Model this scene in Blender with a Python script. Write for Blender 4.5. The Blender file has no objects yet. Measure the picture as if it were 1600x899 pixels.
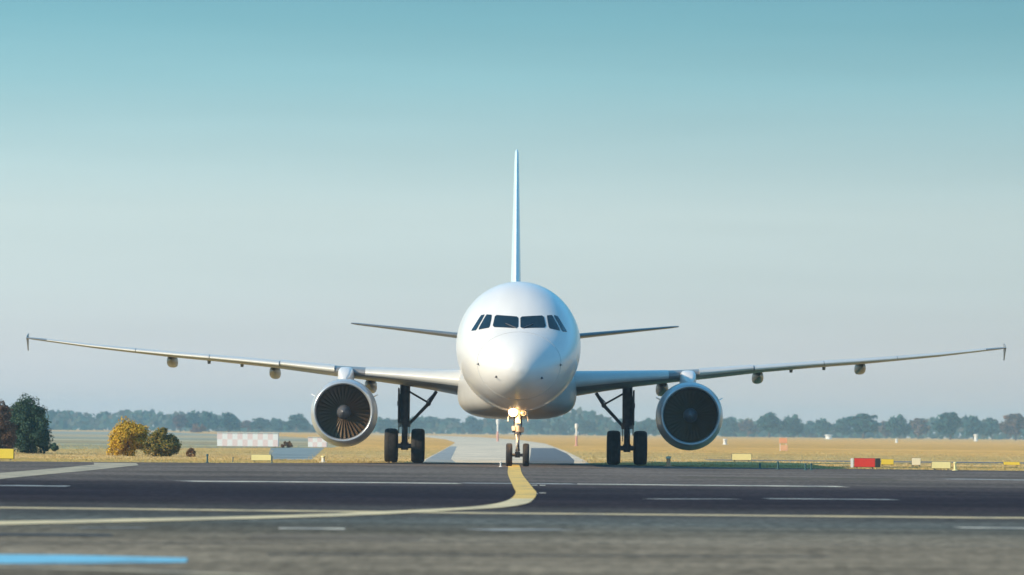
import bpy, bmesh, math, random
from mathutils import Vector, Matrix
random.seed(7)
R = math.radians
SC = bpy.context.scene
COL = SC.collection

# ------------------------------------------------------------ camera, sky, sun, exposure
F = 7590.0            # focal length in pixels of the 1600 px wide photograph
CAM_H = 1.09
cam_d = bpy.data.cameras.new('camera')
cam = bpy.data.objects.new('camera', cam_d); COL.objects.link(cam)
cam_d.sensor_width = 36.0
cam_d.lens = F / 1600 * 36
cam_d.clip_start = 0.5; cam_d.clip_end = 12000
ROLL = 0.58
cam.matrix_world = (Matrix.Translation((0, 0, CAM_H)) @ Matrix.Rotation(R(90) + math.atan(225.5 / F), 4, 'X')
                    @ Matrix.Rotation(R(ROLL), 4, 'Z'))
cam_d.dof.use_dof = True; cam_d.dof.focus_distance = 152; cam_d.dof.aperture_fstop = 2.8
SC.camera = cam

SUN_EL, SUN_AZ = 27.0, 26.0     # azimuth: degrees in front of square-left
S = Vector((-math.cos(R(SUN_EL)) * math.cos(R(SUN_AZ)), -math.cos(R(SUN_EL)) * math.sin(R(SUN_AZ)), math.sin(R(SUN_EL))))
EXPO = 0.25
W = bpy.data.worlds.new('World'); SC.world = W; W.use_nodes = True
nt = W.node_tree; nt.nodes.clear()
def N(t, tree, **kw):
    n = tree.nodes.new(t)
    for k, v in kw.items(): setattr(n, k, v)
    return n
out = N('ShaderNodeOutputWorld', nt)
sky = N('ShaderNodeTexSky', nt, sky_type='NISHITA', sun_disc=False)
sky.sun_elevation = R(SUN_EL); sky.sun_rotation = math.atan2(S.x, S.y)
sky.air_density = 1.0; sky.dust_density = 0.6; sky.ozone_density = 2.0
bg1 = N('ShaderNodeBackground', nt); bg1.inputs[1].default_value = 0.15
bg2 = N('ShaderNodeBackground', nt); bg2.inputs[1].default_value = 2 ** -EXPO
mixw = N('ShaderNodeMixShader', nt)
tc = N('ShaderNodeTexCoord', nt); sep = N('ShaderNodeSeparateXYZ', nt)
nt.links.new(tc.outputs['Generated'], sep.inputs[0])
ramp = N('ShaderNodeValToRGB', nt)
def lin(c): return tuple(((v / 255) / 12.92 if v <= 10 else (((v / 255) + .055) / 1.055) ** 2.4) for v in c)
stops = [(-.02, (204, 206, 207)), (.004, (208, 208, 207)), (.016, (208, 213, 213)), (.030, (206, 220, 219)), (.045, (203, 222, 221)),
         (.058, (181, 212, 215)), (.072, (155, 202, 210)), (.084, (132, 187, 199)), (.10, (112, 172, 192)), (.16, (70, 140, 185))]
mr = N('ShaderNodeMapRange', nt); mr.inputs[1].default_value = -.02; mr.inputs[2].default_value = .16
nt.links.new(sep.outputs[2], mr.inputs[0]); nt.links.new(mr.outputs[0], ramp.inputs[0])
el = ramp.color_ramp.elements
while len(el) < len(stops): el.new(0.5)
for e, (p, c) in zip(el, stops):
    e.position = (p + .02) / .18
for e, (p, c) in zip(el, stops):
    e.color = (*lin(c), 1)
# the side of the sky away from the sun is a little deeper
side = N('ShaderNodeMapRange', nt); side.inputs[1].default_value = -.12; side.inputs[2].default_value = .12
side.inputs[3].default_value = 1.05; side.inputs[4].default_value = .90
nt.links.new(sep.outputs[0], side.inputs[0])
vm = N('ShaderNodeVectorMath', nt, operation='SCALE')
nt.links.new(ramp.outputs[0], vm.inputs[0]); nt.links.new(side.outputs[0], vm.inputs['Scale'])
hm = N('ShaderNodeMapping', nt); hm.inputs['Scale'].default_value = (9, 9, 110); hm.inputs['Rotation'].default_value = (0, R(3), 0)
hn = N('ShaderNodeTexNoise', nt); hn.inputs['Scale'].default_value = 1; hn.inputs['Detail'].default_value = 5
nt.links.new(tc.outputs['Generated'], hm.inputs[0]); nt.links.new(hm.outputs[0], hn.inputs['Vector'])
hr = N('ShaderNodeMapRange', nt); hr.inputs[1].default_value = .3; hr.inputs[2].default_value = .7; hr.inputs[3].default_value = .975; hr.inputs[4].default_value = 1.025
nt.links.new(hn.outputs[0], hr.inputs[0]); vm2 = N('ShaderNodeVectorMath', nt, operation='SCALE')
nt.links.new(vm.outputs[0], vm2.inputs[0]); nt.links.new(hr.outputs[0], vm2.inputs['Scale']); nt.links.new(vm2.outputs[0], bg2.inputs[0])
tint = N('ShaderNodeMix', nt, data_type='RGBA', blend_type='MULTIPLY'); tint.inputs[0].default_value = 1
tint.inputs[7].default_value = (.52, 1.22, 1.34, 1)      # blue-green tint on the unseen upper sky, added to colour the shade
nt.links.new(sky.outputs[0], tint.inputs[6]); nt.links.new(tint.outputs[2], bg1.inputs[0])
mf = N('ShaderNodeMapRange', nt); mf.inputs[1].default_value = .10; mf.inputs[2].default_value = .26
nt.links.new(sep.outputs[2], mf.inputs[0])
nt.links.new(mf.outputs[0], mixw.inputs[0]); nt.links.new(bg2.outputs[0], mixw.inputs[1]); nt.links.new(bg1.outputs[0], mixw.inputs[2])
nt.links.new(mixw.outputs[0], out.inputs[0])

sun_d = bpy.data.lights.new('sun', 'SUN'); sun_d.energy = 4.4; sun_d.angle = R(0.5); sun_d.color = (1.0, .80, .56)
sun = bpy.data.objects.new('sun', sun_d); COL.objects.link(sun)
sun.rotation_euler = S.to_track_quat('Z', 'Y').to_euler()
SC.view_settings.view_transform = 'Standard'; SC.view_settings.look = 'None'
SC.view_settings.exposure = EXPO; SC.view_settings.gamma = 1; SC.view_settings.use_curve_mapping = False
SC.render.engine = 'CYCLES'
SC.cycles.use_denoising = True
SC.cycles.max_bounces = 8; SC.cycles.volume_bounces = 1

# ------------------------------------------------------------ helpers
def yh(px): return 675 + (px - 800) * math.tan(R(ROLL))
def gx(px, D): return (px - 800) / F * D
def gd(px, py): return F * CAM_H / (py - yh(px))       # distance of a ground point seen at a pixel

def mat(name, base, rough=.6, metal=0.0, spec=.5, coat=0.0, var=.0, vscale=3.0, island=None, emit=None, bump=0.0, bscale=20.0, stretch=(1, 1, 1), base2=None):
    m = bpy.data.materials.new(name); m.use_nodes = True
    t = m.node_tree; b = t.nodes['Principled BSDF']
    b.inputs['Roughness'].default_value = rough; b.inputs['Metallic'].default_value = metal
    b.inputs['Specular IOR Level'].default_value = spec
    b.inputs['Coat Weight'].default_value = coat
    b.inputs['Base Color'].default_value = (*base, 1)
    cur = None
    if var or base2 or bump:
        co = N('ShaderNodeTexCoord', t); mp = N('ShaderNodeMapping', t); mp.inputs['Scale'].default_value = stretch
        t.links.new(co.outputs['Object'], mp.inputs[0])
    if var or base2:
        no = N('ShaderNodeTexNoise', t); no.inputs['Scale'].default_value = vscale; no.inputs['Detail'].default_value = 6
        t.links.new(mp.outputs[0], no.inputs['Vector'])
        r = N('ShaderNodeValToRGB', t)
        b2 = base2 or tuple(c * (1 - var) for c in base)
        b1 = base if base2 else tuple(min(1, c * (1 + var)) for c in base)
        r.color_ramp.elements[0].position = .35; r.color_ramp.elements[1].position = .65
        r.color_ramp.elements[0].color = (*b2, 1); r.color_ramp.elements[1].color = (*b1, 1)
        t.links.new(no.outputs[0], r.inputs[0]); cur = r.outputs[0]
    if island:
        g = N('ShaderNodeNewGeometry', t); r2 = N('ShaderNodeValToRGB', t)
        els = r2.color_ramp.elements
        while len(els) < len(island): els.new(.5)
        for i, c in enumerate(island): els[i].position = i / (len(island) - 1)
        for i, c in enumerate(island): els[i].color = (*c, 1)
        t.links.new(g.outputs['Random Per Island'], r2.inputs[0])
        if cur:
            mx = N('ShaderNodeMix', t, data_type='RGBA', blend_type='MIX'); mx.inputs[0].default_value = .45
            t.links.new(r2.outputs[0], mx.inputs[6]); t.links.new(cur, mx.inputs[7]); cur = mx.outputs[2]
        else: cur = r2.outputs[0]
    if cur: t.links.new(cur, b.inputs['Base Color'])
    if bump:
        nb = N('ShaderNodeTexNoise', t); nb.inputs['Scale'].default_value = bscale; nb.inputs['Detail'].default_value = 5
        t.links.new(mp.outputs[0], nb.inputs['Vector'])
        bp = N('ShaderNodeBump', t); bp.inputs['Strength'].default_value = bump; bp.inputs['Distance'].default_value = .05
        t.links.new(nb.outputs[0], bp.inputs['Height']); t.links.new(bp.outputs[0], b.inputs['Normal'])
    if emit:
        b.inputs['Emission Color'].default_value = (*emit[0], 1); b.inputs['Emission Strength'].default_value = emit[1]
    return m

def build(name, bm, mats, parent=None, smooth=True, angle=40, loc=None, bevel=0, normals=True):
    if normals: bmesh.ops.recalc_face_normals(bm, faces=bm.faces[:])
    me = bpy.data.meshes.new(name); bm.to_mesh(me); bm.free()
    for m in (mats if isinstance(mats, (list, tuple)) else [mats]): me.materials.append(m)
    if smooth:
        for p in me.polygons: p.use_smooth = True
        me.set_sharp_from_angle(angle=R(angle))
    o = bpy.data.objects.new(name, me); COL.objects.link(o)
    if parent: o.parent = parent
    if loc: o.location = loc
    if bevel:
        bv = o.modifiers.new('bevel', 'BEVEL'); bv.width = bevel; bv.segments = 2; bv.limit_method = 'ANGLE'
    return o
def tag(o, label=None, cat=None, group=None, kind=None):
    if label: o['label'] = label
    if cat: o['category'] = cat
    if group: o['group'] = group
    if kind: o['kind'] = kind
    return o
def empty(name, loc, rz=0, label=None, cat=None, group=None):
    o = bpy.data.objects.new(name, None); COL.objects.link(o); o.location = loc; o.rotation_euler = (0, 0, rz)
    o.empty_display_size = .3
    return tag(o, label, cat, group)
def copy_tree(o, parent=None):
    c = o.copy(); COL.objects.link(c); c.parent = parent
    for ch in list(o.children): copy_tree(ch, c)
    return c

def box(bm, c, s, mi=0, rot=None):
    r = bmesh.ops.create_cube(bm, size=1)
    M = Matrix.Translation(c) @ (rot or Matrix.Identity(4)) @ Matrix.Diagonal((*s, 1))
    bmesh.ops.transform(bm, matrix=M, verts=r['verts'])
    for f in {f for v in r['verts'] for f in v.link_faces}: f.material_index = mi
def tube(bm, a, b, r1, r2=None, n=14, mi=0, caps=True):
    a = Vector(a); b = Vector(b); r2 = r1 if r2 is None else r2
    q = (b - a).to_track_quat('Z', 'Y'); rings = []
    for p, r in ((a, r1), (b, r2)):
        rings.append([bm.verts.new(p + q @ Vector((math.cos(2 * math.pi * i / n) * r, math.sin(2 * math.pi * i / n) * r, 0))) for i in range(n)])
    for i in range(n):
        f = bm.faces.new((rings[0][i], rings[0][(i + 1) % n], rings[1][(i + 1) % n], rings[1][i])); f.material_index = mi
    if caps:
        for rg in rings: bm.faces.new(rg).material_index = mi
def lathe(bm, prof, axis='y', c=(0, 0, 0), n=48, mi=0, mif=None, squash=None):
    """prof = list of (along, radius); revolve about an axis through c"""
    rings = []
    for a, r in prof:
        ring = []
        for i in range(n):
            t = 2 * math.pi * i / n; u, v = math.cos(t) * r, math.sin(t) * r
            if squash: u, v = squash(a, u, v)
            p = {'y': (u, a, v), 'x': (a, u, v), 'z': (u, v, a)}[axis]
            ring.append(bm.verts.new(Vector(p) + Vector(c)))
        rings.append(ring)
    for k in range(len(rings) - 1):
        for i in range(n):
            f = bm.faces.new((rings[k][i], rings[k][(i + 1) % n], rings[k + 1][(i + 1) % n], rings[k + 1][i]))
            f.material_index = mif[k] if mif else mi
    return rings
def loft(bm, rings, cap=True, closed=True, mi=0):
    vs = [[bm.verts.new(p) for p in r] for r in rings]; n = len(vs[0])
    for k in range(len(vs) - 1):
        for i in range(n if closed else n - 1):
            f = bm.faces.new((vs[k][i], vs[k][(i + 1) % n], vs[k + 1][(i + 1) % n], vs[k + 1][i])); f.material_index = mi
    if cap: bm.faces.new(vs[0]).material_index = mi; bm.faces.new(vs[-1]).material_index = mi
    return vs
def interp(tab, x):
    """monotone smooth (Catmull style) interpolation over a table of (x, v)"""
    if x <= tab[0][0]: return tab[0][1]
    if x >= tab[-1][0]: return tab[-1][1]
    for i in range(len(tab) - 1):
        if tab[i][0] <= x <= tab[i + 1][0]:
            x0, v0 = tab[i]; x1, v1 = tab[i + 1]; h = x1 - x0; d = (v1 - v0) / h
            def slope(j):
                if j == 0 or j == len(tab) - 1:
                    k = 0 if j == 0 else len(tab) - 2
                    return (tab[k + 1][1] - tab[k][1]) / (tab[k + 1][0] - tab[k][0])
                a = (tab[j][1] - tab[j - 1][1]) / (tab[j][0] - tab[j - 1][0]); b = (tab[j + 1][1] - tab[j][1]) / (tab[j + 1][0] - tab[j][0])
                return 0 if a * b <= 0 else 2 * a * b / (a + b)
            m0, m1 = slope(i), slope(i + 1); t = (x - x0) / h
            return ((2 * t**3 - 3 * t**2 + 1) * v0 + (t**3 - 2 * t**2 + t) * h * m0 + (-2 * t**3 + 3 * t**2) * v1 + (t**3 - t**2) * h * m1)

# ------------------------------------------------------------ ground
def sheet(name, pts, z, m, kind='structure', label=None):
    bm = bmesh.new(); bm.faces.new([bm.verts.new((x, y, z)) for x, y in pts])
    bmesh.ops.triangulate(bm, faces=bm.faces[:])
    o = build(name, bm, m, smooth=False); o['kind'] = kind
    for p in o.data.polygons:
        if p.normal.z < 0: p.flip()
    return o
def add_noise(t, src, scale, detail=5, stretch=(1, 1, 1)):
    mp = N('ShaderNodeMapping', t); mp.inputs['Scale'].default_value = stretch; t.links.new(src, mp.inputs[0])
    n = N('ShaderNodeTexNoise', t); n.inputs['Scale'].default_value = scale; n.inputs['Detail'].default_value = detail
    t.links.new(mp.outputs[0], n.inputs['Vector']); return n.outputs[0]
def mrange(t, src, a, b, c, d, clamp=True):
    m = N('ShaderNodeMapRange', t); m.clamp = clamp
    for i, v in enumerate((a, b, c, d)): m.inputs[i + 1].default_value = v
    t.links.new(src, m.inputs[0]); return m.outputs[0]
def mul(t, a, b, op='MULTIPLY'):
    m = N('ShaderNodeMath', t, operation=op)
    for i, v in enumerate((a, b)):
        if isinstance(v, (int, float)): m.inputs[i].default_value = v
        else: t.links.new(v, m.inputs[i])
    return m.outputs[0]

def ground_mat(name, stops, y0, y1, wob=10, mott=.22, grain=.18, streak=.2, rough=.85, spec=.3, streak_str=(.03, 1.1, 1), patch=0):
    m = bpy.data.materials.new(name); m.use_nodes = True; t = m.node_tree; b = t.nodes['Principled BSDF']
    co = N('ShaderNodeTexCoord', t).outputs['Object']; s = N('ShaderNodeSeparateXYZ', t); t.links.new(co, s.inputs[0])
    n1 = add_noise(t, co, 1.0, 4, (.04, .12, 1))
    yy = mul(t, s.outputs[1], mul(t, mul(t, n1, .5, 'SUBTRACT'), wob * 2), 'ADD')
    r = N('ShaderNodeValToRGB', t); e = r.color_ramp.elements
    while len(e) < len(stops): e.new(.5)
    for k, (p, c) in enumerate(stops): e[k].position = (p - y0) / (y1 - y0)
    for k, (p, c) in enumerate(stops): e[k].color = (*c, 1)
    t.links.new(mrange(t, yy, y0, y1, 0, 1), r.inputs[0])
    f1 = mrange(t, add_noise(t, co, .45, 7), .3, .7, 1 - mott, 1 + mott)
    f2 = mul(t, mrange(t, add_noise(t, co, 45, 3), .3, .7, 1 - grain, 1 + grain), mrange(t, add_noise(t, co, 7, 4, (1, .35, 1)), .3, .7, 1 - grain, 1 + grain))
    f3 = mrange(t, add_noise(t, co, 1.0, 5, streak_str), .3, .7, 1 - streak, 1 + streak)
    f = mul(t, mul(t, f1, f2), f3)
    if patch:
        f = mul(t, f, mrange(t, add_noise(t, co, 1.0, 4, (.10, .16, 1)), .32, .68, 1 - patch, 1 + patch))
        # sealed cracks running across and along the slabs
        vo = N('ShaderNodeTexVoronoi', t, feature='DISTANCE_TO_EDGE'); mp = N('ShaderNodeMapping', t); mp.inputs['Scale'].default_value = (.16, .11, 1)
        nz = N('ShaderNodeTexNoise', t); nz.inputs['Scale'].default_value = .8; t.links.new(co, nz.inputs['Vector'])
        vadd = N('ShaderNodeVectorMath', t, operation='MULTIPLY_ADD'); t.links.new(nz.outputs['Color'], vadd.inputs[0]); vadd.inputs[1].default_value = (1.5, 1.5, 0); t.links.new(co, vadd.inputs[2])
        t.links.new(vadd.outputs[0], mp.inputs[0]); t.links.new(mp.outputs[0], vo.inputs['Vector'])
        f = mul(t, f, mrange(t, vo.outputs['Distance'], .004, .012, .55, 1))
    vs = N('ShaderNodeVectorMath', t, operation='SCALE'); t.links.new(r.outputs[0], vs.inputs[0]); t.links.new(f, vs.inputs['Scale'])
    t.links.new(vs.outputs[0], b.inputs['Base Color'])
    b.inputs['Roughness'].default_value = rough; b.inputs['Specular IOR Level'].default_value = spec
    bp = N('ShaderNodeBump', t); bp.inputs['Strength'].default_value = .35; bp.inputs['Distance'].default_value = .01
    t.links.new(add_noise(t, co, 60, 3), bp.inputs['Height']); t.links.new(bp.outputs[0], b.inputs['Normal'])
    return m

M_field = ground_mat('dry_grass_field', [(150, (.44, .36, .13)), (165, (.56, .40, .16)), (190, (.64, .42, .18)), (230, (.50, .36, .15)), (300, (.70, .40, .12)),
                                         (420, (.62, .35, .10)), (700, (.70, .39, .11))], 140, 900, wob=25, mott=.3, grain=.2, streak=.22, rough=1, spec=.05, streak_str=(.02, .12, 1))
sheet('ground', [(-850, -60), (850, -60), (850, 3100), (-850, 3100)], 0, M_field)

M_asph = ground_mat('asphalt', [(20, (.215, .172, .118)), (46, (.205, .166, .117)), (53, (.175, .150, .110)), (58, (.105, .108, .095)), (65, (.085, .078, .070)), (71, (.040, .029, .032)), (82, (.022, .016, .021)), (95, (.040, .031, .034)),
                                (106, (.11, .09, .08)), (120, (.15, .122, .102)), (140, (.14, .115, .098)), (165, (.13, .105, .09))], 20, 170, wob=4, patch=.28, spec=.05, rough=1, grain=.45, streak=.2, mott=.2)
edge = [(-820, 148), (-40, 151), (-16, 152.5), (-9.5, 155.5), (-5.5, 161), (-3.2, 167.5), (2.8, 168), (4.5, 163), (7, 158.5), (16, 156), (60, 155), (820, 152)]
sheet('runway', [(-820, -55), (820, -55)] + edge[::-1], .004, M_asph)
M_conc = ground_mat('pale_concrete', [(150, (.66, .54, .39)), (260, (.70, .57, .41)), (600, (.66, .53, .37))], 140, 700, wob=8, mott=.24, grain=.15, streak=.2, patch=.22)
tw_l = [(-3.15, 167.4), (-3.3, 190), (-3.9, 280), (-5.2, 460), (-8.5, 640), (-16, 900), (-42, 1400)]
tw_r = [(2.75, 167.8), (2.9, 190), (3.2, 280), (3.3, 460), (1.4, 640), (-5, 900), (-30, 1400)]
sheet('taxiway', tw_l + tw_r[::-1], .008, M_conc)
M_dark = ground_mat('worn_asphalt', [(150, (.11, .12, .13)), (300, (.13, .14, .15)), (500, (.14, .15, .16))], 140, 520, wob=8)
sheet('taxiway_asphalt_strip', [(.65, 168.5), (2.2, 168.3), (2.5, 190), (2.9, 250), (3.0, 330), (1.4, 330), (1.05, 250), (.75, 190)], .012, M_dark)
M_strip = ground_mat('grey_concrete', [(150, (.28, .29, .28)), (500, (.32, .33, .32))], 140, 520, wob=8)
sheet('taxiway_shoulder_strip', [(-3.0, 169), (-1.9, 169), (-2.3, 188), (-3.8, 345), (-4.3, 345), (-3.2, 188)], .012, M_strip)
sheet('side_taxiway', [(-8.7, 176), (-7.2, 176), (-8.2, 205), (-11.2, 292), (-14.4, 292), (-10.2, 205)], .004, ground_mat('blue_grey_pavement', [(150, (.20, .24, .24)), (300, (.24, .28, .27))], 140, 520, wob=20, patch=.2))
M_mead = ground_mat('grey_green_meadow', [(200, (.46, .38, .17)), (300, (.30, .31, .22)), (380, (.46, .36, .20)), (520, (.30, .31, .24)), (640, (.48, .36, .20)), (900, (.32, .32, .25))], 180, 1000, wob=60, mott=.3, streak=.35, rough=1, spec=.05, streak_str=(.015, .05, 1))
sheet('meadow', [(-420, 230), (-26, 225), (-11, 300), (-13, 420), (-30, 700), (-90, 1300), (-420, 1300)], .004, M_mead)
sheet('cross_taxiway', [(8.2, 200), (40, 196), (300, 190), (300, 204), (40, 210), (8.2, 206)], .004, M_dark)

def worn(name, c, wear=.5, under=(.10, .10, .10), scale=1.5, rough=.7):
    m = bpy.data.materials.new(name); m.use_nodes = True; t = m.node_tree; b = t.nodes['Principled BSDF']
    co = N('ShaderNodeTexCoord', t).outputs['Object']
    a = add_noise(t, co, scale, 8, (1, .5, 1)); g = add_noise(t, co, 25, 4)
    s = mul(t, mul(t, a, .65), mul(t, g, .35), 'ADD')
    fac = mrange(t, s, wear - .12, wear + .12, 0, 1)
    mx = N('ShaderNodeMix', t, data_type='RGBA'); t.links.new(fac, mx.inputs[0])
    mx.inputs[6].default_value = (*under, 1); mx.inputs[7].default_value = (*c, 1)
    t.links.new(mx.outputs[2], b.inputs['Base Color']); b.inputs['Roughness'].default_value = rough; b.inputs['Specular IOR Level'].default_value = .3
    return m
M_yel = worn('yellow_line_paint', (.80, .50, .11), .38)
M_tan = worn('worn_yellow_paint', (.66, .50, .26), .42)
M_ltan = worn('pale_worn_yellow_paint', (.74, .58, .32), .38)
M_white = worn('white_line_paint', (.70, .62, .48), .45)
M_faint = worn('faded_white_paint', (.50, .49, .45), .47)
M_blue = worn('pale_blue_paint', (.20, .52, .68), .36)
M_beige = worn('beige_edge_strip', (.50, .40, .25), .42)
M_tar = worn('tar_seam', (.025, .025, .03), .40)

def stroke(name, pts, w, z, m):
    """a painted line: pts = (x, y[, width])"""
    P = [Vector((p[0], p[1], 0)) for p in pts]; ws = [p[2] if len(p) > 2 else w for p in pts]; L = []; Rr = []
    for i, p in enumerate(P):
        d = (P[min(i + 1, len(P) - 1)] - P[max(i - 1, 0)]).normalized(); n = Vector((-d.y, d.x, 0)) * ws[i] / 2
        L.append(p + n); Rr.append(p - n)
    bm = bmesh.new()
    l = [bm.verts.new((v.x, v.y, z)) for v in L]; r = [bm.verts.new((v.x, v.y, z)) for v in Rr]
    for i in range(len(l) - 1): bm.faces.new((r[i], r[i + 1], l[i + 1], l[i]))
    o = build(name, bm, m, smooth=False); o['kind'] = 'structure'
    return o
def spline(ctrl, n=10):
    res = []
    for i in range(len(ctrl) - 1):
        p0 = Vector(ctrl[max(i - 1, 0)]); p1 = Vector(ctrl[i]); p2 = Vector(ctrl[i + 1]); p3 = Vector(ctrl[min(i + 2, len(ctrl) - 1)])
        for k in range(n):
            t = k / n
            res.append(.5 * ((2 * p1) + (p2 - p0) * t + (2 * p0 - 5 * p1 + 4 * p2 - p3) * t * t + (3 * p1 - p0 - 3 * p2 + p3) * t**3))
    res.append(Vector(ctrl[-1])); return [tuple(v) for v in res]
def pxp(px, py): D = gd(px, py); return (gx(px, D), D)
curve = spline([(.10, 170), (.12, 148), pxp(808, 742), pxp(820, 762), pxp(825, 772), pxp(812, 785), pxp(770, 793), pxp(690, 798), pxp(500, 807), pxp(250, 813.5), pxp(0, 819), pxp(-200, 824)], 24)
nc = len(curve)
cl = [(x, y, .37 if y > 78 else (.37 + (78 - y) * .015 if y > 66 else .55 + (66 - y) * .05)) for x, y in curve if y < 160]
k = next(i for i, p in enumerate(cl) if p[1] < 79)
stroke('taxi_centre_line', cl[:k + 1], .36, .013, M_yel)
stroke('worn_taxi_line', cl[k:], .8, .013, M_ltan)
stroke('holding_line', [(-400, 66.5), (-12, 65.5), (-3, 64.8), (0, 64.6), (6, 64.9), (12, 66), (300, 68)], 1.15, .009, M_tan)
def pline(name, pts, w, m, z=.009): return stroke(name, [pxp(*p) for p in pts], w, z, m)
pline('runway_edge_line', [(290, 752.5), (440, 753.5), (720, 756)], 1.7, M_white)
pline('faded_line', [(724, 755.5), (902, 757)], 1.2, M_faint)
pline('runway_edge_line', [(905, 757), (1100, 759), (1320, 761)], 1.8, M_white)
pline('faded_line', [(0, 759), (60, 760), (110, 760.5)], 1.4, M_faint)
pline('faded_line', [(1200, 780), (1330, 781), (1400, 781.5)], .8, M_faint)
pline('faded_line', [(1020, 780.5), (1150, 780.5)], .5, M_faint)
pline('faded_line', [(1480, 749), (1620, 751)], 1.6, M_faint)
pline('lane_dash', [(440, 826.5), (543, 827.5)], .75, M_white)
pline('lane_dash', [(752, 829), (878, 828.5)], .6, M_faint)
pline('lane_dash', [(1500, 825.5), (1680, 827)], .75, M_white)
pline('lane_dash', [(128, 826), (232, 826)], .3, M_faint)
x1, y1 = pxp(-160, 874); x2, y2 = pxp(120, 875); x3, y3 = pxp(297, 876.5)
stroke('blue_line', [(x1, y1, 3.0), (x2, y2, 2.5), (x3, y3, 1.3)], 2.3, .009, M_blue)
pline('faded_line', [(-40, 885), (200, 892), (420, 902)], .35, M_beige)
pline('tar_seam', [(-60, 836), (80, 836.5), (178, 837.5)], .7, M_tar)
pline('tar_seam', [(420, 867), (1000, 870), (1300, 871)], .16, M_tar)
pline('tar_seam', [(-200, 852), (700, 848), (1800, 856)], .10, M_tar)
M_patch = ground_mat('repaired_asphalt', [(20, (.17, .14, .105)), (170, (.10, .085, .07))], 20, 170, wob=2, spec=.05, rough=1)
sheet('asphalt_patch', [(-2.6, 48.0), (-.9, 48.0), (-.88, 50.4), (-2.62, 50.3)], .006, M_patch)
sheet('asphalt_patch', [(4.2, 118), (9.5, 117), (9.6, 123), (4.25, 123.5)], .006, M_patch)
stroke('concrete_edge_strip', [(-11.2, 96), (-11.25, 110), (-11.3, 125), (-11.5, 142), (-12.2, 150)], 1.3, .009, M_beige)
for k, (px, py) in enumerate([(838, 759), (851, 759), (838, 772), (851, 771)]):
    x, y = pxp(px, py); stroke('line_dash', [(x - .06, y), (x + .06, y)], 1.0, .009, M_white)

# ------------------------------------------------------------ the airliner
M_paint = mat('white_aircraft_paint', (.74, .71, .68), rough=.32, coat=.3, var=.045, vscale=.9, stretch=(1.6, .35, 1))
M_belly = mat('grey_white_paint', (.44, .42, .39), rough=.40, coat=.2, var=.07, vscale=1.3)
M_wing = mat('shaded_wing_tone', (.20, .195, .19), rough=.38, coat=.15, var=.06, vscale=1.1)  # grey darkened so the wing undersides read as shaded
M_slat = mat('sunlit_slat_tone', (.58, .56, .52), rough=.34, coat=.15, var=.05, vscale=1.2)  # paler than the wing, painting sunlight along the leading edge
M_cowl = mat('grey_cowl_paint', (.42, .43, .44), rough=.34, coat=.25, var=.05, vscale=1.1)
M_tail = mat('dark_grey_tailplane_paint', (.13, .13, .13), rough=.4, var=.05)
M_fin = mat('pale_blue_fin_paint', (.62, .76, .82), rough=.35, coat=.3, var=.02)
M_metal = mat('polished_lip_metal', (.52, .53, .54), rough=.30, metal=.45, var=.04)
M_duct = mat('intake_liner', (.045, .045, .05), rough=.5, metal=.2, var=.08)
M_fan = mat('titanium_fan_blade', (.115, .068, .032), rough=.45, metal=.15)
M_spin = mat('dark_spinner', (.09, .09, .10), rough=.35)
M_glass = mat('cockpit_glass', (.007, .018, .026), rough=.04, spec=.8)  # bluish base stands in for sky reflected in the panes
M_gear = mat('gear_metal', (.10, .10, .11), rough=.45, metal=.3, var=.2, vscale=6)
M_gearw = mat('pale_gear_paint', (.55, .53, .48), rough=.4, var=.15, vscale=8)
M_tyre = mat('tyre_rubber', (.018, .018, .02), rough=.8, var=.3, vscale=9)
M_rim = mat('wheel_rim_metal', (.25, .25, .26), rough=.4, metal=.5)
M_dark = mat('recess_shade', (.02, .02, .022), rough=.7)  # near-black paints the shade inside the intakes and gear bay
M_lamp = mat('lit_landing_lamp', (1, .9, .7), rough=.3, emit=((1.0, .62, .26), 18))
M_lampoff = mat('unlit_landing_lamp', (.5, .5, .5), rough=.1, metal=.6)

PLANE = empty('airliner', (.245, 148, 0), R(.2), 'white twin-engined passenger jet facing the camera on the asphalt, nose-gear lamp lit', 'airplane')

TOP = [(0, 2.96), (.05, 3.19), (.15, 3.36), (.35, 3.56), (.7, 3.80), (1.2, 4.06), (1.7, 4.28), (2.0, 4.47), (2.5, 4.84), (3.0, 5.15), (3.6, 5.42), (4.3, 5.64), (5.2, 5.80), (6.4, 5.87), (26, 5.87), (30, 5.83), (34, 5.65), (37.3, 5.25)]
BOT = [(0, 2.96), (.05, 2.75), (.15, 2.60), (.35, 2.42), (.7, 2.24), (1.2, 2.08), (1.8, 1.96), (2.5, 1.87), (3.5, 1.79), (4.8, 1.74), (6.4, 1.73), (24, 1.73), (28, 2.35), (33, 3.6), (37.3, 4.75)]
WID = [(0, 0), (.05, .24), (.15, .43), (.35, .67), (.7, .95), (1.2, 1.23), (1.8, 1.47), (2.5, 1.67), (3.5, 1.85), (4.8, 1.945), (6.4, 1.98), (25, 1.98), (30, 1.45), (34, .8), (37.3, .2)]
CEN = [(0, 2.96), (.35, 3.0), (.7, 3.06), (1.5, 3.24), (2.5, 3.46), (4, 3.70), (6.4, 3.8), (25, 3.8), (30, 4.15), (37.3, 5.0)]
def sect(y): return interp(WID, y), interp(TOP, y), interp(BOT, y), interp(CEN, y)
def g(x, z, y):
    w, t, b, c = sect(y)
    h = (t - c) if z > c else (c - b)
    if w < 1e-5 or h < 1e-5: return 9
    return (x / w) ** 2 + ((z - c) / h) ** 2 - 1
def nose_y(x, z):
    lo, hi = .001, 6.4
    for _ in range(50):
        m = (lo + hi) / 2
        if g(x, z, m) > 0: lo = m
        else: hi = m
    return hi
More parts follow.
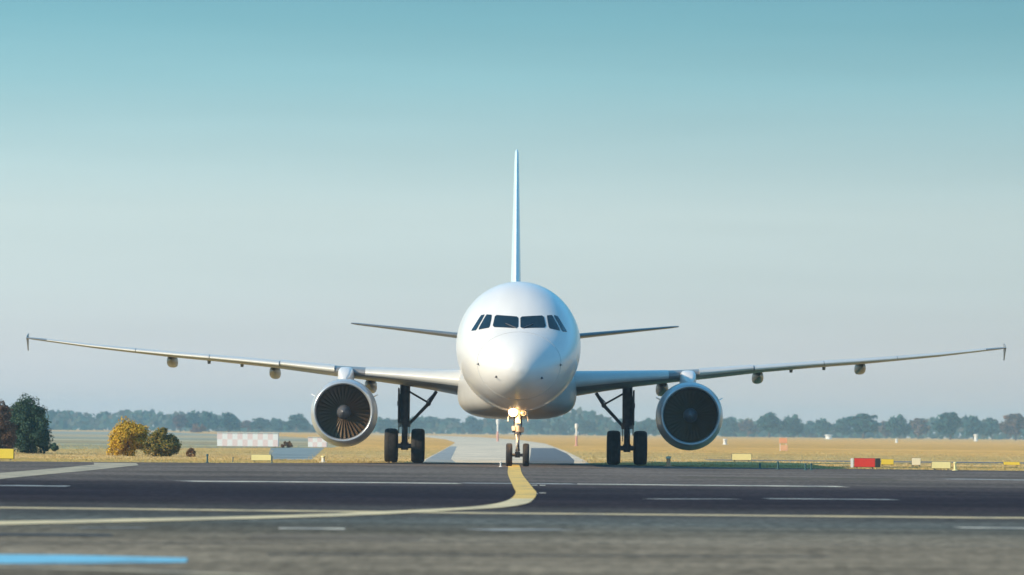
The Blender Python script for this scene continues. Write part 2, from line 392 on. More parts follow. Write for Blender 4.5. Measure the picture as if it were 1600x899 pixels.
def nose_pt(x, z, off):
    y = nose_y(x, z); e = .01
    n = Vector((g(x + e, z, y) - g(x - e, z, y), g(x, z, y + e) - g(x, z, y - e), g(x, z + e, y) - g(x, z - e, y))).normalized()
    return Vector((x, y, z)) + n * off
bm = bmesh.new(); rings = []
ys = [.004, .02, .05, .1, .17, .26, .38, .55, .75, 1, 1.25, 1.5, 1.75, 2, 2.25, 2.5, 2.8, 3.1, 3.5, 3.9, 4.4, 5, 5.7, 6.4, 9, 12, 16, 20, 24, 25, 26, 27, 28, 29, 30, 31.5, 33, 34, 35.5, 36.6, 37.3]
NS = 72
for y in ys:
    w, t, b, c = sect(y); r = []
    for i in range(NS):
        a = 2 * math.pi * i / NS; h = (t - c) if math.sin(a) > 0 else (c - b)
        r.append((w * math.cos(a), y, c + h * math.sin(a)))
    rings.append(r)
loft(bm, rings)
fus = build('fuselage', bm, M_paint, PLANE, angle=60)

# cockpit windows, curved with the nose skin
def pane(quad, name='cockpit_window'):
    bm = bmesh.new(); nu, nv = 14, 8; grids = []
    for off in (.012, -.03):
        gr = []
        for j in range(nv + 1):
            row = []
            for i in range(nu + 1):
                u, v = i / nu, j / nv
                # rounded corners: pull the outermost points in
                du, dv = min(u, 1 - u), min(v, 1 - v)
                if du < 1e-6 and dv < 1e-6:
                    u += .035 * (1 if u < .5 else -1); v += .06 * (1 if v < .5 else -1)
                tl, tr, br, bl = quad
                x = (tl[0] * (1 - u) + tr[0] * u) * (1 - v) + (bl[0] * (1 - u) + br[0] * u) * v
                z = (tl[1] * (1 - u) + tr[1] * u) * (1 - v) + (bl[1] * (1 - u) + br[1] * u) * v
                row.append(bm.verts.new(nose_pt(x, z, off)))
            gr.append(row)
        grids.append(gr)
    A, B = grids
    for j in range(nv):
        for i in range(nu):
            bm.faces.new((A[j][i], A[j][i + 1], A[j + 1][i + 1], A[j + 1][i])); bm.faces.new((B[j][i], B[j + 1][i], B[j + 1][i + 1], B[j][i + 1]))
    for j in range(nv):
        for i in (0, nu): bm.faces.new((A[j][i], A[j + 1][i], B[j + 1][i], B[j][i]))
    for i in range(nu):
        for j in (0, nv): bm.faces.new((A[j][i], A[j][i + 1], B[j][i + 1], B[j][i]))
    return build(name, bm, M_glass, fus, angle=50)
def fp(px, py): return ((px - 811) / 50.5, (729.6 - py) / 50.5)
wl = [[(773.2, 492.2), (809.6, 494.8), (809.4, 513.4), (769.2, 511.6)],
      [(759.6, 491.2), (768.2, 492.0), (764.9, 512.4), (746.6, 515.8)],
      [(751.0, 492.4), (757.2, 491.2), (743.6, 516.6), (735.8, 517.4)]]
for q in wl:
    a = [fp(*p) for p in q]; pane(a)
    pane([(-a[1][0], a[1][1]), (-a[0][0], a[0][1]), (-a[3][0], a[3][1]), (-a[2][0], a[2][1])])
# probes and sensors on the nose
for px, py in ((748, 570), (776, 590), (875, 570), (846, 591)):
    x, z = fp(px, py); p = nose_pt(x, z, 0); n = (nose_pt(x, z, .1) - p).normalized()
    bm = bmesh.new(); tube(bm, p - n * .02, p + n * .006, .045, .04, 12); tube(bm, p + n * .005, p + n * .06, .014, .012, 8)
    tube(bm, p + n * .056, p + n * .056 + Vector((0, -.12, 0)), .011, .006, 8)
    build('probe', bm, M_gear, fus)
bm = bmesh.new(); w, t, b, c = sect(1.32); P = []
for i in range(96):
    a = 2 * math.pi * i / 96; h = (t - c) if math.sin(a) > 0 else (c - b); P.append(Vector((w * math.cos(a), 1.32 + .12 * math.sin(a), 0)))
    w2, t2, b2, c2 = sect(P[-1].y); h2 = (t2 - c2) if math.sin(a) > 0 else (c2 - b2); P[-1] = Vector((w2 * math.cos(a), P[-1].y, c2 + h2 * math.sin(a)))
for i in range(96): tube(bm, P[i], P[(i + 1) % 96], .007, n=6, caps=False)
build('radome_seam', bm, mat('seam_grey', (.45, .44, .43), rough=.5), fus)
for s in (-1, 1):
    bm = bmesh.new(); q = [nose_pt(s * (.10 + .08 * k), 4.27 + .035 * k, .03) for k in range(5)]
    for i in range(4): tube(bm, q[i], q[i + 1], .012, n=6)
    build('wiper', bm, M_gear, fus)
# belly fairing
bm = bmesh.new(); rings = []
BW = [(9.6, 1.0), (10.4, 1.55), (11.4, 1.88), (12.6, 1.97), (19, 1.97), (20.5, 1.7), (22, 1.0)]
BB = [(9.6, 1.80), (10.4, 1.66), (11.4, 1.56), (12.6, 1.52), (19, 1.52), (20.5, 1.62), (22, 1.8)]
for y in [9.6, 10, 10.4, 10.9, 11.4, 12, 12.6, 14, 16, 18, 19, 19.8, 20.5, 21.2, 22]:
    w, b = interp(BW, y), interp(BB, y); c, r = 2.5, []
    for i in range(56):
        a = 2 * math.pi * i / 56; e = 2 / 3.4
        ca, sa = math.cos(a), math.sin(a)
        r.append((w * math.copysign(abs(ca) ** e, ca), y, c + (c - b if sa < 0 else .8) * math.copysign(abs(sa) ** e, sa)))
    rings.append(r)
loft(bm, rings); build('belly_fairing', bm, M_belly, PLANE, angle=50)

# lifting surfaces
def airfoil(n=16, camber=.012):
    pts = []
    us = [(1 - math.cos(math.pi * i / n)) / 2 for i in range(n + 1)]
    def th(u): return 5 * (.2969 * math.sqrt(u) - .126 * u - .3516 * u**2 + .2843 * u**3 - .1036 * u**4)
    for u in reversed(us): pts.append((u, 1, th(u)))
    for u in us[1:-1]: pts.append((u, -1, th(u)))
    return pts
AF = airfoil()
def foil_ring(x, yle, ch, z, tc, tw, s, front=1.0):
    r = []; c, sn = math.cos(R(tw)), math.sin(R(tw))
    for u, sg, th in AF:
        u2 = u * front
        if front < 1: th = 5 * (.2969 * math.sqrt(u2) - .126 * u2 - .3516 * u2**2 + .2843 * u2**3 - .1036 * u2**4)
        a = u2 * ch; v = sg * th * tc * ch + .03 * ch * (u2 - u2 * u2)
        a0 = a - .35 * ch
        r.append((s * x, yle + .35 * ch + a0 * c + v * sn, z - a0 * sn + v * c))
    return r
# x, leading edge, chord, height, thickness ratio, incidence
WING = [(1.5, 11.75, 6.6, 2.62, .133, 2.2), (1.95, 12.0, 6.2, 2.66, .132, 2.2), (2.9, 12.5, 5.6, 2.76, .118, 2.0), (3.9, 13.05, 5.0, 2.86, .108, 1.6), (5.1, 13.7, 4.4, 2.96, .095, 1.3), (6.4, 14.4, 3.85, 3.08, .088, 1.0),
        (8.3, 15.4, 3.3, 3.29, .078, .7), (10.1, 16.35, 2.85, 3.46, .077, .5), (11.9, 17.3, 2.45, 3.61, .078, .3), (14.5, 18.65, 1.95, 3.87, .068, 0), (16.3, 19.6, 1.6, 4.09, .058, 0), (16.75, 19.85, 1.5, 4.14, .05, 0), (16.95, 20.1, 1.2, 4.165, .035, 0)]
def wing_at(x):
    return [interp([(w[0], w[k]) for w in WING], x) for k in range(1, 6)]
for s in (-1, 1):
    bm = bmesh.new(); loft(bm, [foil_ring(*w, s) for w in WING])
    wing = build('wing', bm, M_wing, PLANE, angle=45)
    # leading-edge slats: they wrap over the nose of the wing, kept short below so the darkened underside reads as shade
    def slat_ring(x, grow=1.05, lift=.0, back=.15, low=.022):
        yl, ch, z, tc, tw = wing_at(x); c, sn = math.cos(R(tw)), math.sin(R(tw)); r = []
        th = lambda u: 5 * (.2969 * math.sqrt(u) - .126 * u - .3516 * u**2 + .2843 * u**3 - .1036 * u**4)
        us = [(back * (1 - k / 9) ** 2, 1) for k in range(10)] + [(low * (k / 3) ** 1.3, -1) for k in range(1, 4)] + [(low + .01, -.2), (back * .7, .45)]
        for u, sg in us:
            a0 = u * ch - .06 - .35 * ch; v = sg * th(max(0, u)) * tc * grow * ch + .03 * ch * (u - u * u) + lift
            r.append((s * x, yl + .35 * ch + a0 * c + v * sn, z - a0 * sn + v * c))
        return r
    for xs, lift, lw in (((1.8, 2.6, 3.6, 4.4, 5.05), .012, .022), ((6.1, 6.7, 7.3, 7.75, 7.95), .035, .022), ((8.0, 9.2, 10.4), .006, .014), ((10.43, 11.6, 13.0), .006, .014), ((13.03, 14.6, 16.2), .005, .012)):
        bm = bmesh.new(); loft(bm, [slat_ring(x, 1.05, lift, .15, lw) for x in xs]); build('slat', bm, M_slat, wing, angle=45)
    # canoe-shaped flap track fairings
    for x, wd, hg, drop in ((4.95, .21, .24, .30), (8.25, .19, .21, .20), (11.85, .185, .20, .16)):
        yl, ch, z, tc, tw = wing_at(x); bm = bmesh.new(); rr = []
        y0, L = yl + ch * .42, ch * .62 + 1.0
        for k in range(13):
            u = k / 12; q = max(.03, math.sin(math.pi * min(1, u * 1.15 if u < .45 else .5175 + (u - .45) * .877)) ** .6)
            ring = []
            for i in range(20):
                a = 2 * math.pi * i / 20; e = .75; ca, sa = math.cos(a), math.sin(a)
                ring.append((s * x + wd * q * math.copysign(abs(ca) ** e, ca), y0 + L * u, z - drop + hg * q * math.copysign(abs(sa) ** e, sa) - .12 * u))
            rr.append(ring)
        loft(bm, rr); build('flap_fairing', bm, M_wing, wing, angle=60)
    for x in (10.5, 9.35):
        yl, ch, z, tc, tw = wing_at(x); bm = bmesh.new()
        tube(bm, (s * x, yl + ch * .5, z - .02), (s * x, yl + ch * .5, z - .19), .07, .05, 10); build('fuel_vent', bm, M_wing, wing)
    # wing-tip fence
    yl, ch, z, tc, tw = wing_at(16.95); bm = bmesh.new(); rr = []
    for zz, y0, y1 in ((z - .42, yl + .75, yl + .95), (z - .2, yl + .45, yl + 1.0), (z, yl + .1, yl + 1.05), (z + .1, yl + .35, yl + 1.05), (z + .17, yl + .8, yl + 1.05)):
        ring = []
        for i in range(16):
            a = 2 * math.pi * i / 16; ring.append((s * 16.97 + .018 * math.sin(a), (y0 + y1) / 2 - (y1 - y0) / 2 * math.cos(a), zz))
        rr.append(ring)
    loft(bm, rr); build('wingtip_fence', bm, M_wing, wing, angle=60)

TP = [(.6, 30.6, 4.0, 4.40, .085, 0), (1.6, 31.2, 3.4, 4.56, .075, 0), (2.4, 31.75, 3.05, 4.66, .066, 0), (4.5, 33.1, 2.1, 4.91, .062, 0), (5.9, 34.0, 1.5, 5.07, .055, 0), (6.15, 34.25, 1.25, 5.10, .04, 0)]
for s in (-1, 1):
    bm = bmesh.new(); loft(bm, [foil_ring(*w, s) for w in TP]); build('tailplane', bm, M_tail, PLANE, angle=45)
bm = bmesh.new(); rr = []
for z, yl, ch, tc in ((5.3, 27.3, 6.4, .062), (5.8, 27.9, 6.0, .062), (6.7, 28.8, 5.35, .068), (8.2, 30.2, 4.4, .068), (10, 31.9, 3.2, .070), (11.2, 33.1, 2.35, .074), (11.55, 33.4, 2.1, .07), (11.66, 33.7, 1.7, .045)):
    rr.append([((sg * th * tc * ch), yl + u * ch, z) for u, sg, th in AF])
loft(bm, rr); build('tail_fin', bm, M_fin, PLANE, angle=45)

# engines
EZ = 1.69
for s in (-1, 1):
    ex = s * 5.70; y0 = 11.35
    def sq(a, u, v): return (u, v - .05 * max(0, min(1, (a - y0) / 1.2)) if v < 0 else v)
    bm = bmesh.new()
    lathe(bm, [(y0 + .10, 1.008), (y0 + .3, 1.05), (y0 + .7, 1.09), (y0 + 1.2, 1.105), (y0 + 1.9, 1.09), (y0 + 2.6, 1.02), (y0 + 3.3, .90), (y0 + 3.35, .86), (y0 + 3.0, .84),
               (y0 + 3.4, .62), (y0 + 4.2, .45), (y0 + 4.25, .40), (y0 + 4.0, .30), (y0 + 4.9, .04)], 'y', (ex, 0, EZ), 72, squash=sq)
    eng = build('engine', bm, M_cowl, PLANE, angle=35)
    bm = bmesh.new()
    lip = [(y0 + .11, 1.010), (y0 + .05, .995), (y0 + .012, .972), (y0, .945), (y0 + .012, .925), (y0 + .05, .908), (y0 + .11, .892)]
    lathe(bm, lip, 'y', (ex, 0, EZ), 72); build('intake_lip', bm, M_metal, eng, angle=60)
    bm = bmesh.new()
    lathe(bm, [(y0 + .112, .892), (y0 + .3, .872), (y0 + .6, .868), (y0 + .9, .875), (y0 + 1.0, .88)], 'y', (ex, 0, EZ), 72)
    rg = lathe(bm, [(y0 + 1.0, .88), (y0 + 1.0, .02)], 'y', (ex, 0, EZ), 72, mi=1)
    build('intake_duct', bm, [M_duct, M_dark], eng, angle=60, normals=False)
    bm = bmesh.new()
    for k in range(36):
        a = 2 * math.pi * k / 36; rows = []
        for j in range(7):
            r = .24 + (.866 - .24) * j / 6; tw = -R(30 + 27 * j / 6); c = .12 + .06 * j / 6; row = []
            for u, th in ((-.5, .003), (-.15, .012), (.2, .012), (.5, .003)):
                for sg in ((1, -1) if u in (-.15, .2) else (1,)):
                    cy, ct = u * c * math.cos(tw), u * c * math.sin(tw) + sg * th
                    aa = a + ct / r * (1 if True else 1)
                    row.append(Vector((ex + r * math.cos(aa), y0 + .40 + cy, EZ + r * math.sin(aa))))
            rows.append([row[0], row[1], row[3], row[5], row[4], row[2]])
        loft(bm, rows)
    build('fan', bm, M_fan, eng, angle=40)
    bm = bmesh.new()
    lathe(bm, [(y0 + .04, .004), (y0 + .06, .045), (y0 + .14, .12), (y0 + .26, .19), (y0 + .38, .238), (y0 + .6, .25)], 'y', (ex, 0, EZ), 40); build('spinner', bm, M_spin, eng, angle=70)
    # pylon: narrow body from the cowl to the wing
    bm = bmesh.new(); rr = []
    for y, w, zb, zt in ((y0 + .95, .06, 2.6, 2.80), (y0 + 1.3, .19, 2.55, 2.98), (y0 + 1.9, .25, 2.5, 3.16), (y0 + 2.6, .27, 2.4, 3.20), (y0 + 3.6, .25, 2.2, 3.17), (y0 + 4.8, .2, 2.3, 3.0), (y0 + 5.6, .06, 2.7, 2.9)):
        ring = []
        for i in range(24):
            a = 2 * math.pi * i / 24; e = .55; ca, sa = math.cos(a), math.sin(a)
            ring.append((ex + w * math.copysign(abs(ca) ** e, ca), y, (zb + zt) / 2 + (zt - zb) / 2 * math.copysign(abs(sa) ** e, sa)))
        rr.append(ring)
    loft(bm, rr); build('pylon', bm, M_paint, eng, angle=50)
    for q in (-1, 1):
        bm = bmesh.new(); a = R(28); d = Vector((q * math.cos(a), 0, math.sin(a))); n = Vector((-q * math.sin(a), 0, math.cos(a))) * .012; o = Vector((ex, 0, EZ))
        pr = [(y0 + .75, 1.05), (y0 + 1.15, 1.24), (y0 + 1.7, 1.24), (y0 + 1.75, 1.05)]
        loft(bm, [[tuple(o + d * r + Vector((0, y, 0)) + n * sg) for y, r in pr] for sg in (-1, 1)])
        build('strake', bm, M_paint, eng, smooth=False)

# landing gear
def wheel(parent, c, r, w):
    bm = bmesh.new(); h = w / 2
    prof = [(-h * .55, r * .40), (-h * .62, r * .52), (-h * .86, r * .62), (-h, r * .76), (-h * .97, r * .88), (-h * .82, r * .955), (-h * .6, r * .985), (-h * .36, r), (-h * .34, r * .985), (-h * .28, r * .985), (-h * .26, r),
            (h * .26, r), (h * .28, r * .985), (h * .34, r * .985), (h * .36, r), (h * .6, r * .985), (h * .82, r * .955), (h * .97, r * .88), (h, r * .76), (h * .86, r * .62), (h * .62, r * .52), (h * .55, r * .40)]
    lathe(bm, prof, 'x', c, 48)
    for sg in (-1, 1):
        rg = lathe(bm, [(sg * h * .62, r * .52), (sg * h * .5, r * .48), (sg * h * .40, r * .2), (sg * h * .55, r * .16), (sg * h * .55, .005)], 'x', c, 32, mi=1)
    return build('wheel', bm, [M_tyre, M_rim], parent, angle=35)
for s in (-1, 1):
    gxx, gy = s * 3.79, 17.7
    bm = bmesh.new()
    tube(bm, (gxx, gy, 2.75), (gxx, gy, 1.25), .175, .165, 24)
    tube(bm, (gxx, gy, 1.42), (gxx, gy, 1.22), .20, .20, 24)
    tube(bm, (gxx, gy, 1.25), (gxx, gy, .50), .105, .105, 20)
    tube(bm, (gxx - .42, gy, .575), (gxx + .42, gy, .575), .085, .085, 18)
    tube(bm, (gxx, gy, .70), (gxx, gy, .44), .14, .12, 18)
    # torque links in front of the piston
    tube(bm, (gxx - .07, gy - .14, 1.30), (gxx - .02, gy - .42, .98), .035, .03, 8); tube(bm, (gxx + .07, gy - .14, 1.30), (gxx + .02, gy - .42, .98), .035, .03, 8)
    tube(bm, (gxx - .02, gy - .42, .98), (gxx - .08, gy - .1, .62), .03, .035, 8); tube(bm, (gxx + .02, gy - .42, .98), (gxx + .08, gy - .1, .62), .03, .035, 8)
    # hydraulic pipes and a retraction cylinder beside the leg
    tube(bm, (gxx + s * .2, gy - .05, 2.5), (gxx + s * .19, gy - .05, 1.35), .02, .02, 8); tube(bm, (gxx + s * .235, gy + .03, 2.3), (gxx + s * .2, gy, 1.0), .018, .018, 8)
    box(bm, (gxx + s * .22, gy - .04, 2.02), (.09, .12, .16))
    tube(bm, (gxx - s * .15, gy + .1, 1.3), (gxx - s * .14, gy + .1, .8), .016, .016, 8)
    leg = build('main_landing_gear', bm, M_gear, PLANE, angle=40)
    wheel(leg, (gxx - .455, gy, .585), .585, .46); wheel(leg, (gxx + .455, gy, .585), .585, .46)
    bm = bmesh.new(); hinge = Vector((s * 2.99, gy, 2.02))
    tube(bm, (s * 2.72, gy, 2.45), hinge, .06, .06, 12); tube(bm, hinge, (gxx - s * .12, gy, 1.30), .062, .052, 12)
    tube(bm, hinge + Vector((0, -.1, 0)), hinge + Vector((0, .1, 0)), .085, .085, 14)
    tube(bm, hinge + Vector((0, -.06, .03)), (gxx - s * .1, gy - .06, 2.45), .035, .035, 10)
    tube(bm, hinge + Vector((s * .05, .06, .1)), (s * 2.78, gy + .06, 2.40), .02, .02, 8)
    build('side_brace', bm, M_gear, leg)
    bm = bmesh.new(); box(bm, (gxx + s * .215, gy, 1.95), (.04, 1.0, 1.2)); box(bm, (gxx + s * .18, gy + .15, 1.9), (.06, .06, .9)); build('gear_door', bm, M_gear, leg, smooth=False, bevel=.008)

ny = 5.07
bm = bmesh.new()
tube(bm, (0, ny - .05, 2.0), (0, ny - .02, 1.02), .095, .085, 20, mi=1); tube(bm, (0, ny - .02, 1.1), (0, ny - .02, .98), .115, .115, 20, mi=0)
tube(bm, (0, ny - .02, 1.0), (0, ny, .33), .06, .06, 16, mi=1)
tube(bm, (-.24, ny, .36), (.24, ny, .36), .05, .05, 14); tube(bm, (0, ny, .46), (0, ny, .28), .085, .08, 14)
tube(bm, (-.05, ny - .1, 1.0), (0, ny - .32, .74), .026, .024, 8, mi=1); tube(bm, (.05, ny - .1, 1.0), (0, ny - .32, .74), .026, .024, 8)  # left links pale, right links dark: sunlit side put into the colour
tube(bm, (0, ny - .32, .74), (-.05, ny - .07, .5), .024, .026, 8, mi=1); tube(bm, (0, ny - .32, .74), (.05, ny - .07, .5), .024, .026, 8)
tube(bm, (-.17, ny - .02, 1.12), (.17, ny - .02, 1.12), .055, .055, 12); box(bm, (-.14, ny - .06, 1.2), (.1, .14, .14), 1); box(bm, (.14, ny - .06, 1.16), (.11, .14, .16))  # left box pale, right box dark, painting the same sunlit side
tube(bm, (0, ny + .1, 1.1), (0, ny + .9, 1.95), .05, .05, 12); tube(bm, (-.12, ny, 1.15), (-.1, ny + .5, 1.9), .02, .02, 8); tube(bm, (.12, ny, 1.15), (.1, ny + .5, 1.9), .02, .02, 8)
tube(bm, (-.22, ny - .08, 1.66), (.22, ny - .08, 1.66), .03, .03, 10)
box(bm, (0, ny - .1, 1.42), (.16, .12, .12), 1)
nose = build('nose_landing_gear', bm, [M_gear, M_gearw], PLANE, angle=40)
wheel(nose, (-.265, ny, .365), .365, .205); wheel(nose, (.265, ny, .365), .365, .205)
for x, z, r, lit in ((-.15, 1.72, .15, 1), (.17, 1.68, .085, 0), (-.02, 1.86, .07, 0)):
    bm = bmesh.new()
    lathe(bm, [(ny - .05, .02), (ny - .08, r * .7), (ny - .17, r), (ny - .20, r), (ny - .20, r * .88), (ny - .185, r * .86)], 'y', (x, 0, z), 28, mi=0)
    lathe(bm, [(ny - .185, r * .86), (ny - .20, r * .55), (ny - .206, .003)], 'y', (x, 0, z), 28, mi=1)
    lamp = build('landing_light', bm, [M_gearw, M_lamp if lit else M_lampoff], nose, angle=50)
    if lit:
        lamp['label'] = 'lit warm landing light'
        pl = bpy.data.lights.new('landing_lamp_glow', 'POINT'); pl.energy = 85; pl.color = (1, .56, .22); pl.shadow_soft_size = .08
        po = bpy.data.objects.new('landing_lamp_glow', pl); COL.objects.link(po); po.parent = nose; po.location = (x, ny - .34, z + .01)
for s in (-1, 1):
    bm = bmesh.new(); box(bm, (s * .30, ny + .45, 1.60), (.025, 1.1, .36), rot=Matrix.Rotation(R(s * -6), 4, 'Y')); box(bm, (s * .27, ny + .3, 1.66), (.04, .05, .22)); build('gear_door', bm, M_paint, nose, smooth=False, bevel=.006)
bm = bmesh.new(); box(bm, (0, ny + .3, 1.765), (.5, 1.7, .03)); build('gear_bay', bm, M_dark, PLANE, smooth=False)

# ------------------------------------------------------------ signs, posts, markers beside the runway
M_sy = mat('yellow_sign_face', (.80, .58, .06), rough=.5, var=.05)
M_spy = mat('pale_yellow_sign_face', (.82, .70, .32), rough=.5, var=.05)
M_sr = mat('red_sign_face', (.62, .035, .02), rough=.5, var=.06)
M_sc = mat('cream_sign_face', (.80, .72, .52), rough=.5, var=.04)
M_sblk = mat('black_sign_housing', (.02, .02, .02), rough=.6)
M_swh = mat('white_sign_housing', (.72, .70, .66), rough=.6)
M_teal = mat('teal_post_paint', (.04, .10, .10), rough=.6)
M_post = mat('weathered_white', (.72, .69, .63), rough=.6, var=.1)
M_or = mat('faded_orange_paint', (.74, .34, .18), rough=.6, var=.1)
M_redp = mat('faded_red_paint', (.62, .30, .24), rough=.6, var=.1)
def sign(px0, px1, py0, py1, face, label, cat='sign', housing=None, D=None, group='runway guidance signs', end=None):
    pc = (px0 + px1) / 2; D = D or gd(pc, py1); s = F / D
    w, h = (px1 - px0) / s, (py1 - py0) / s; x = gx(pc, D)
    e = empty('guidance_sign', (x, D, 0), R(random.uniform(-5, 5)), label, cat, group)
    lg = h * .16
    bm = bmesh.new(); box(bm, (0, .06, lg + (h - lg) / 2), (w, .11, h - lg)); build('housing', bm, housing or M_sblk, e, smooth=False, bevel=.01)
    bm = bmesh.new(); box(bm, (0, -.003, lg + (h - lg) / 2), (w * .97, .022, (h - lg) * .93)); build('sign_face', bm, face, e, smooth=False, bevel=.006)
    for q in (-1, 1):
        bm = bmesh.new(); tube(bm, (q * w * .36, .06, 0), (q * w * .36, .06, lg), .02, .02, 10); tube(bm, (q * w * .36, .06, 0), (q * w * .36, .06, .02), .05, .05, 10); build('leg', bm, M_gear, e)
    if end:
        bm = bmesh.new(); q, ew, m = end; box(bm, (q * (w / 2 + ew / 2 + .003), .06, lg + (h - lg) / 2), (ew, .13, (h - lg) * .98)); build('end_block', bm, m, e, smooth=False, bevel=.008)
    return e
sign(-14, 25, 702, 721.5, M_sy, 'bright yellow guidance sign at the left edge, beside the dark tree', D=155)
sign(395, 427, 709.5, 721, M_spy, 'small yellow guidance sign on the grass left of the left engine', D=163)
sign(1146, 1177, 713.5, 726, M_spy, 'pale yellow guidance sign just right of the right engine', D=193)
rs = sign(1337, 1370, 716, 733, M_sr, 'red guidance sign on the grass edge with black right end', D=158, end=(1, .16, M_sblk))  # black block at the right end of the face
bm = bmesh.new(); box(bm, (-.41, .06, .19), (.09, .14, .30)); build('side_panel', bm, M_swh, rs, smooth=False, bevel=.008)
sign(1379, 1399, 717, 727.5, M_sy, 'small yellow guidance sign directly right of the red sign', D=176)
sq = sign(1427, 1441, 715.5, 729.5, M_sc, 'square cream sign standing between the small yellow sign and the long pale one', D=172)
sign(1458, 1488, 722, 735, M_spy, 'long pale yellow guidance sign nearest the asphalt, right of the cream square', D=157)
sign(1570, 1596, 721.5, 727.5, M_sy, 'low flat yellow guidance sign at the far right edge', D=184)

def post(px, py0, py1, m, label, r=.03, D=None, name='marker_post', cat='post', group='small posts along the runway edge', cap=None):
    D = D or gd(px, py1); h = (py1 - py0) / F * D
    bm = bmesh.new(); z = lambda f: f * h
    lathe(bm, [(0, .001), (0, r * 2.2), (.015, r * 2.2), (.03, r), (h * .78, r * .9), (h * .79, r * 1.3), (h * .95, r * 1.25), (h, r * .7), (h, .001)], 'z', (0, 0, 0), 14, mif=[0, 0, 0, 0, 0, 1, 1, 1])
    o = build(name, bm, [m, cap or m], angle=45, loc=(gx(px, D), D, 0)); return tag(o, label, cat, group)
post(1190, 724, 733, M_teal, 'short dark post on the grass just right of the pale sign by the engine')
post(1218, 721, 734, M_teal, 'teal post standing alone between the right engine and the red sign')
post(1261, 724, 735, M_teal, 'left one of the two close-set dark posts left of the red sign')
post(1270, 724, 735, M_teal, 'right one of the two close-set dark posts left of the red sign')
post(1494.5, 722, 735.5, M_spy, 'small pale yellow post right beside the long pale sign', r=.045)
post(327, 711, 725, M_teal, 'dark post on the grass edge right of the autumn bushes', D=155)
post(367, 715, 723.5, M_teal, 'short thin post left of the small yellow sign', r=.018, D=158)
post(428, 713, 724, M_teal, 'thin dark post at the right end of the small yellow sign', r=.018, D=157)
post(508, 714, 724.5, M_post, 'white edge light on the grass below the left engine', r=.06, D=163, name='edge_light', cat='light', cap=M_spy)
post(1047, 712, 728, M_or, 'orange and cream edge light below the right engine', r=.07, D=160, name='edge_light', cat='light', cap=M_sc)
post(1135, 686, 695, M_post, 'white edge light far out on the field right of the right engine', r=.18, D=500, name='edge_light', cat='light')
post(785, 722, 730.5, M_post, 'small white light just left of the nose wheels', r=.025, D=150, name='edge_light', cat='light')
post(1297, 676.5, 683.5, M_post, 'white domed marker below the far trees, the left of two', r=.9, D=1300, name='field_marker', cat='marker', group='white markers out on the field')
post(1403, 684, 690, M_post, 'small white marker on the mid field above the red sign', r=.2, D=760, name='field_marker', cat='marker', group='white markers out on the field')
post(1527, 675, 686, M_post, 'tall white marker below the far trees near the right edge', r=.45, D=1150, name='field_marker', cat='marker', group='white markers out on the field')
# orange boards out on the field
D = 318; e = empty('marker_board', (gx(1226, D), D, 0), 0, 'faded orange marker board on a frame out on the golden field', 'board')
bm = bmesh.new(); box(bm, (0, 0, .70), (.52, .04, .34)); build('upper_board', bm, M_or, e, smooth=False, bevel=.01)
bm = bmesh.new(); box(bm, (.06, 0, .22), (.48, .04, .36)); build('lower_board', bm, mat('pale_orange_paint', (.72, .40, .22), rough=.7, var=.1), e, smooth=False, bevel=.01)
for q in (-.2, .2):
    bm = bmesh.new(); tube(bm, (q, .03, 0), (q, .03, .9), .02, n=8); build('frame_post', bm, M_post, e)
# tall marker masts behind the aircraft
def mast(px, py0, py1, label):
    D = gd(px, py1); h = (py1 - py0) / F * D
    e = empty('marker_mast', (gx(px, D), D, 0), 0, label, 'mast', 'red and white masts behind the aircraft')
    bm = bmesh.new(); tube(bm, (0, 0, 0), (0, 0, h * .45), .09 * h / 2, n=12); tube(bm, (0, 0, 0), (0, 0, .04), .2, n=12); build('lower_pole', bm, M_redp, e)
    bm = bmesh.new(); tube(bm, (0, 0, h * .452), (0, 0, h * .78), .085 * h / 2, n=12); build('upper_pole', bm, M_post, e)
    bm = bmesh.new(); lathe(bm, [(h * .78, .001), (h * .78, .14 * h / 2), (h * .96, .16 * h / 2), (h, .09 * h / 2), (h, .001)], 'z', (0, 0, 0), 14); build('lamp_head', bm, M_post, e)
mast(780, 655, 690, 'thin red and white mast left of the nose gear, beyond the taxiway')
mast(903, 662, 697, 'red and white mast between fuselage and right main gear')

# red and white chequered huts out on the left
def chequer(name, sx, sz):
    m = bpy.data.materials.new(name); m.use_nodes = True; t = m.node_tree; b = t.nodes['Principled BSDF']
    co = N('ShaderNodeTexCoord', t).outputs['Object']; mp = N('ShaderNodeMapping', t); mp.inputs['Scale'].default_value = (1 / sx, 0, 1 / sz); mp.inputs['Location'].default_value = (.002, .5, .002)
    t.links.new(co, mp.inputs[0]); ch = N('ShaderNodeTexChecker', t); ch.inputs['Scale'].default_value = 1
    ch.inputs[1].default_value = (.82, .63, .59, 1); ch.inputs[2].default_value = (.84, .80, .76, 1)
    t.links.new(mp.outputs[0], ch.inputs[0]); t.links.new(ch.outputs[0], b.inputs['Base Color']); b.inputs['Roughness'].default_value = .7
    return m
def hut(px0, px1, py0, py1, label, cols, name='chequered_hut'):
    pc = (px0 + px1) / 2; D = gd(pc, py1); s = F / D; w, h = (px1 - px0) / s, (py1 - py0) / s
    e = empty(name, (gx(pc, D), D, 0), 0, label, 'hut', 'red and white chequered equipment huts')
    bm = bmesh.new(); box(bm, (0, .5, h * .49), (w, 1.0, h * .94)); build('wall', bm, chequer('red_white_chequer', w / cols, h / 2), e, smooth=False)
    bm = bmesh.new(); box(bm, (0, .5, h * .98), (w + .06, 1.08, h * .04)); build('roof', bm, M_post, e, smooth=False)
    bm = bmesh.new(); box(bm, (0, .5, h * .009), (w + .04, 1.04, h * .018)); build('base', bm, M_gear, e, smooth=False)
    return e
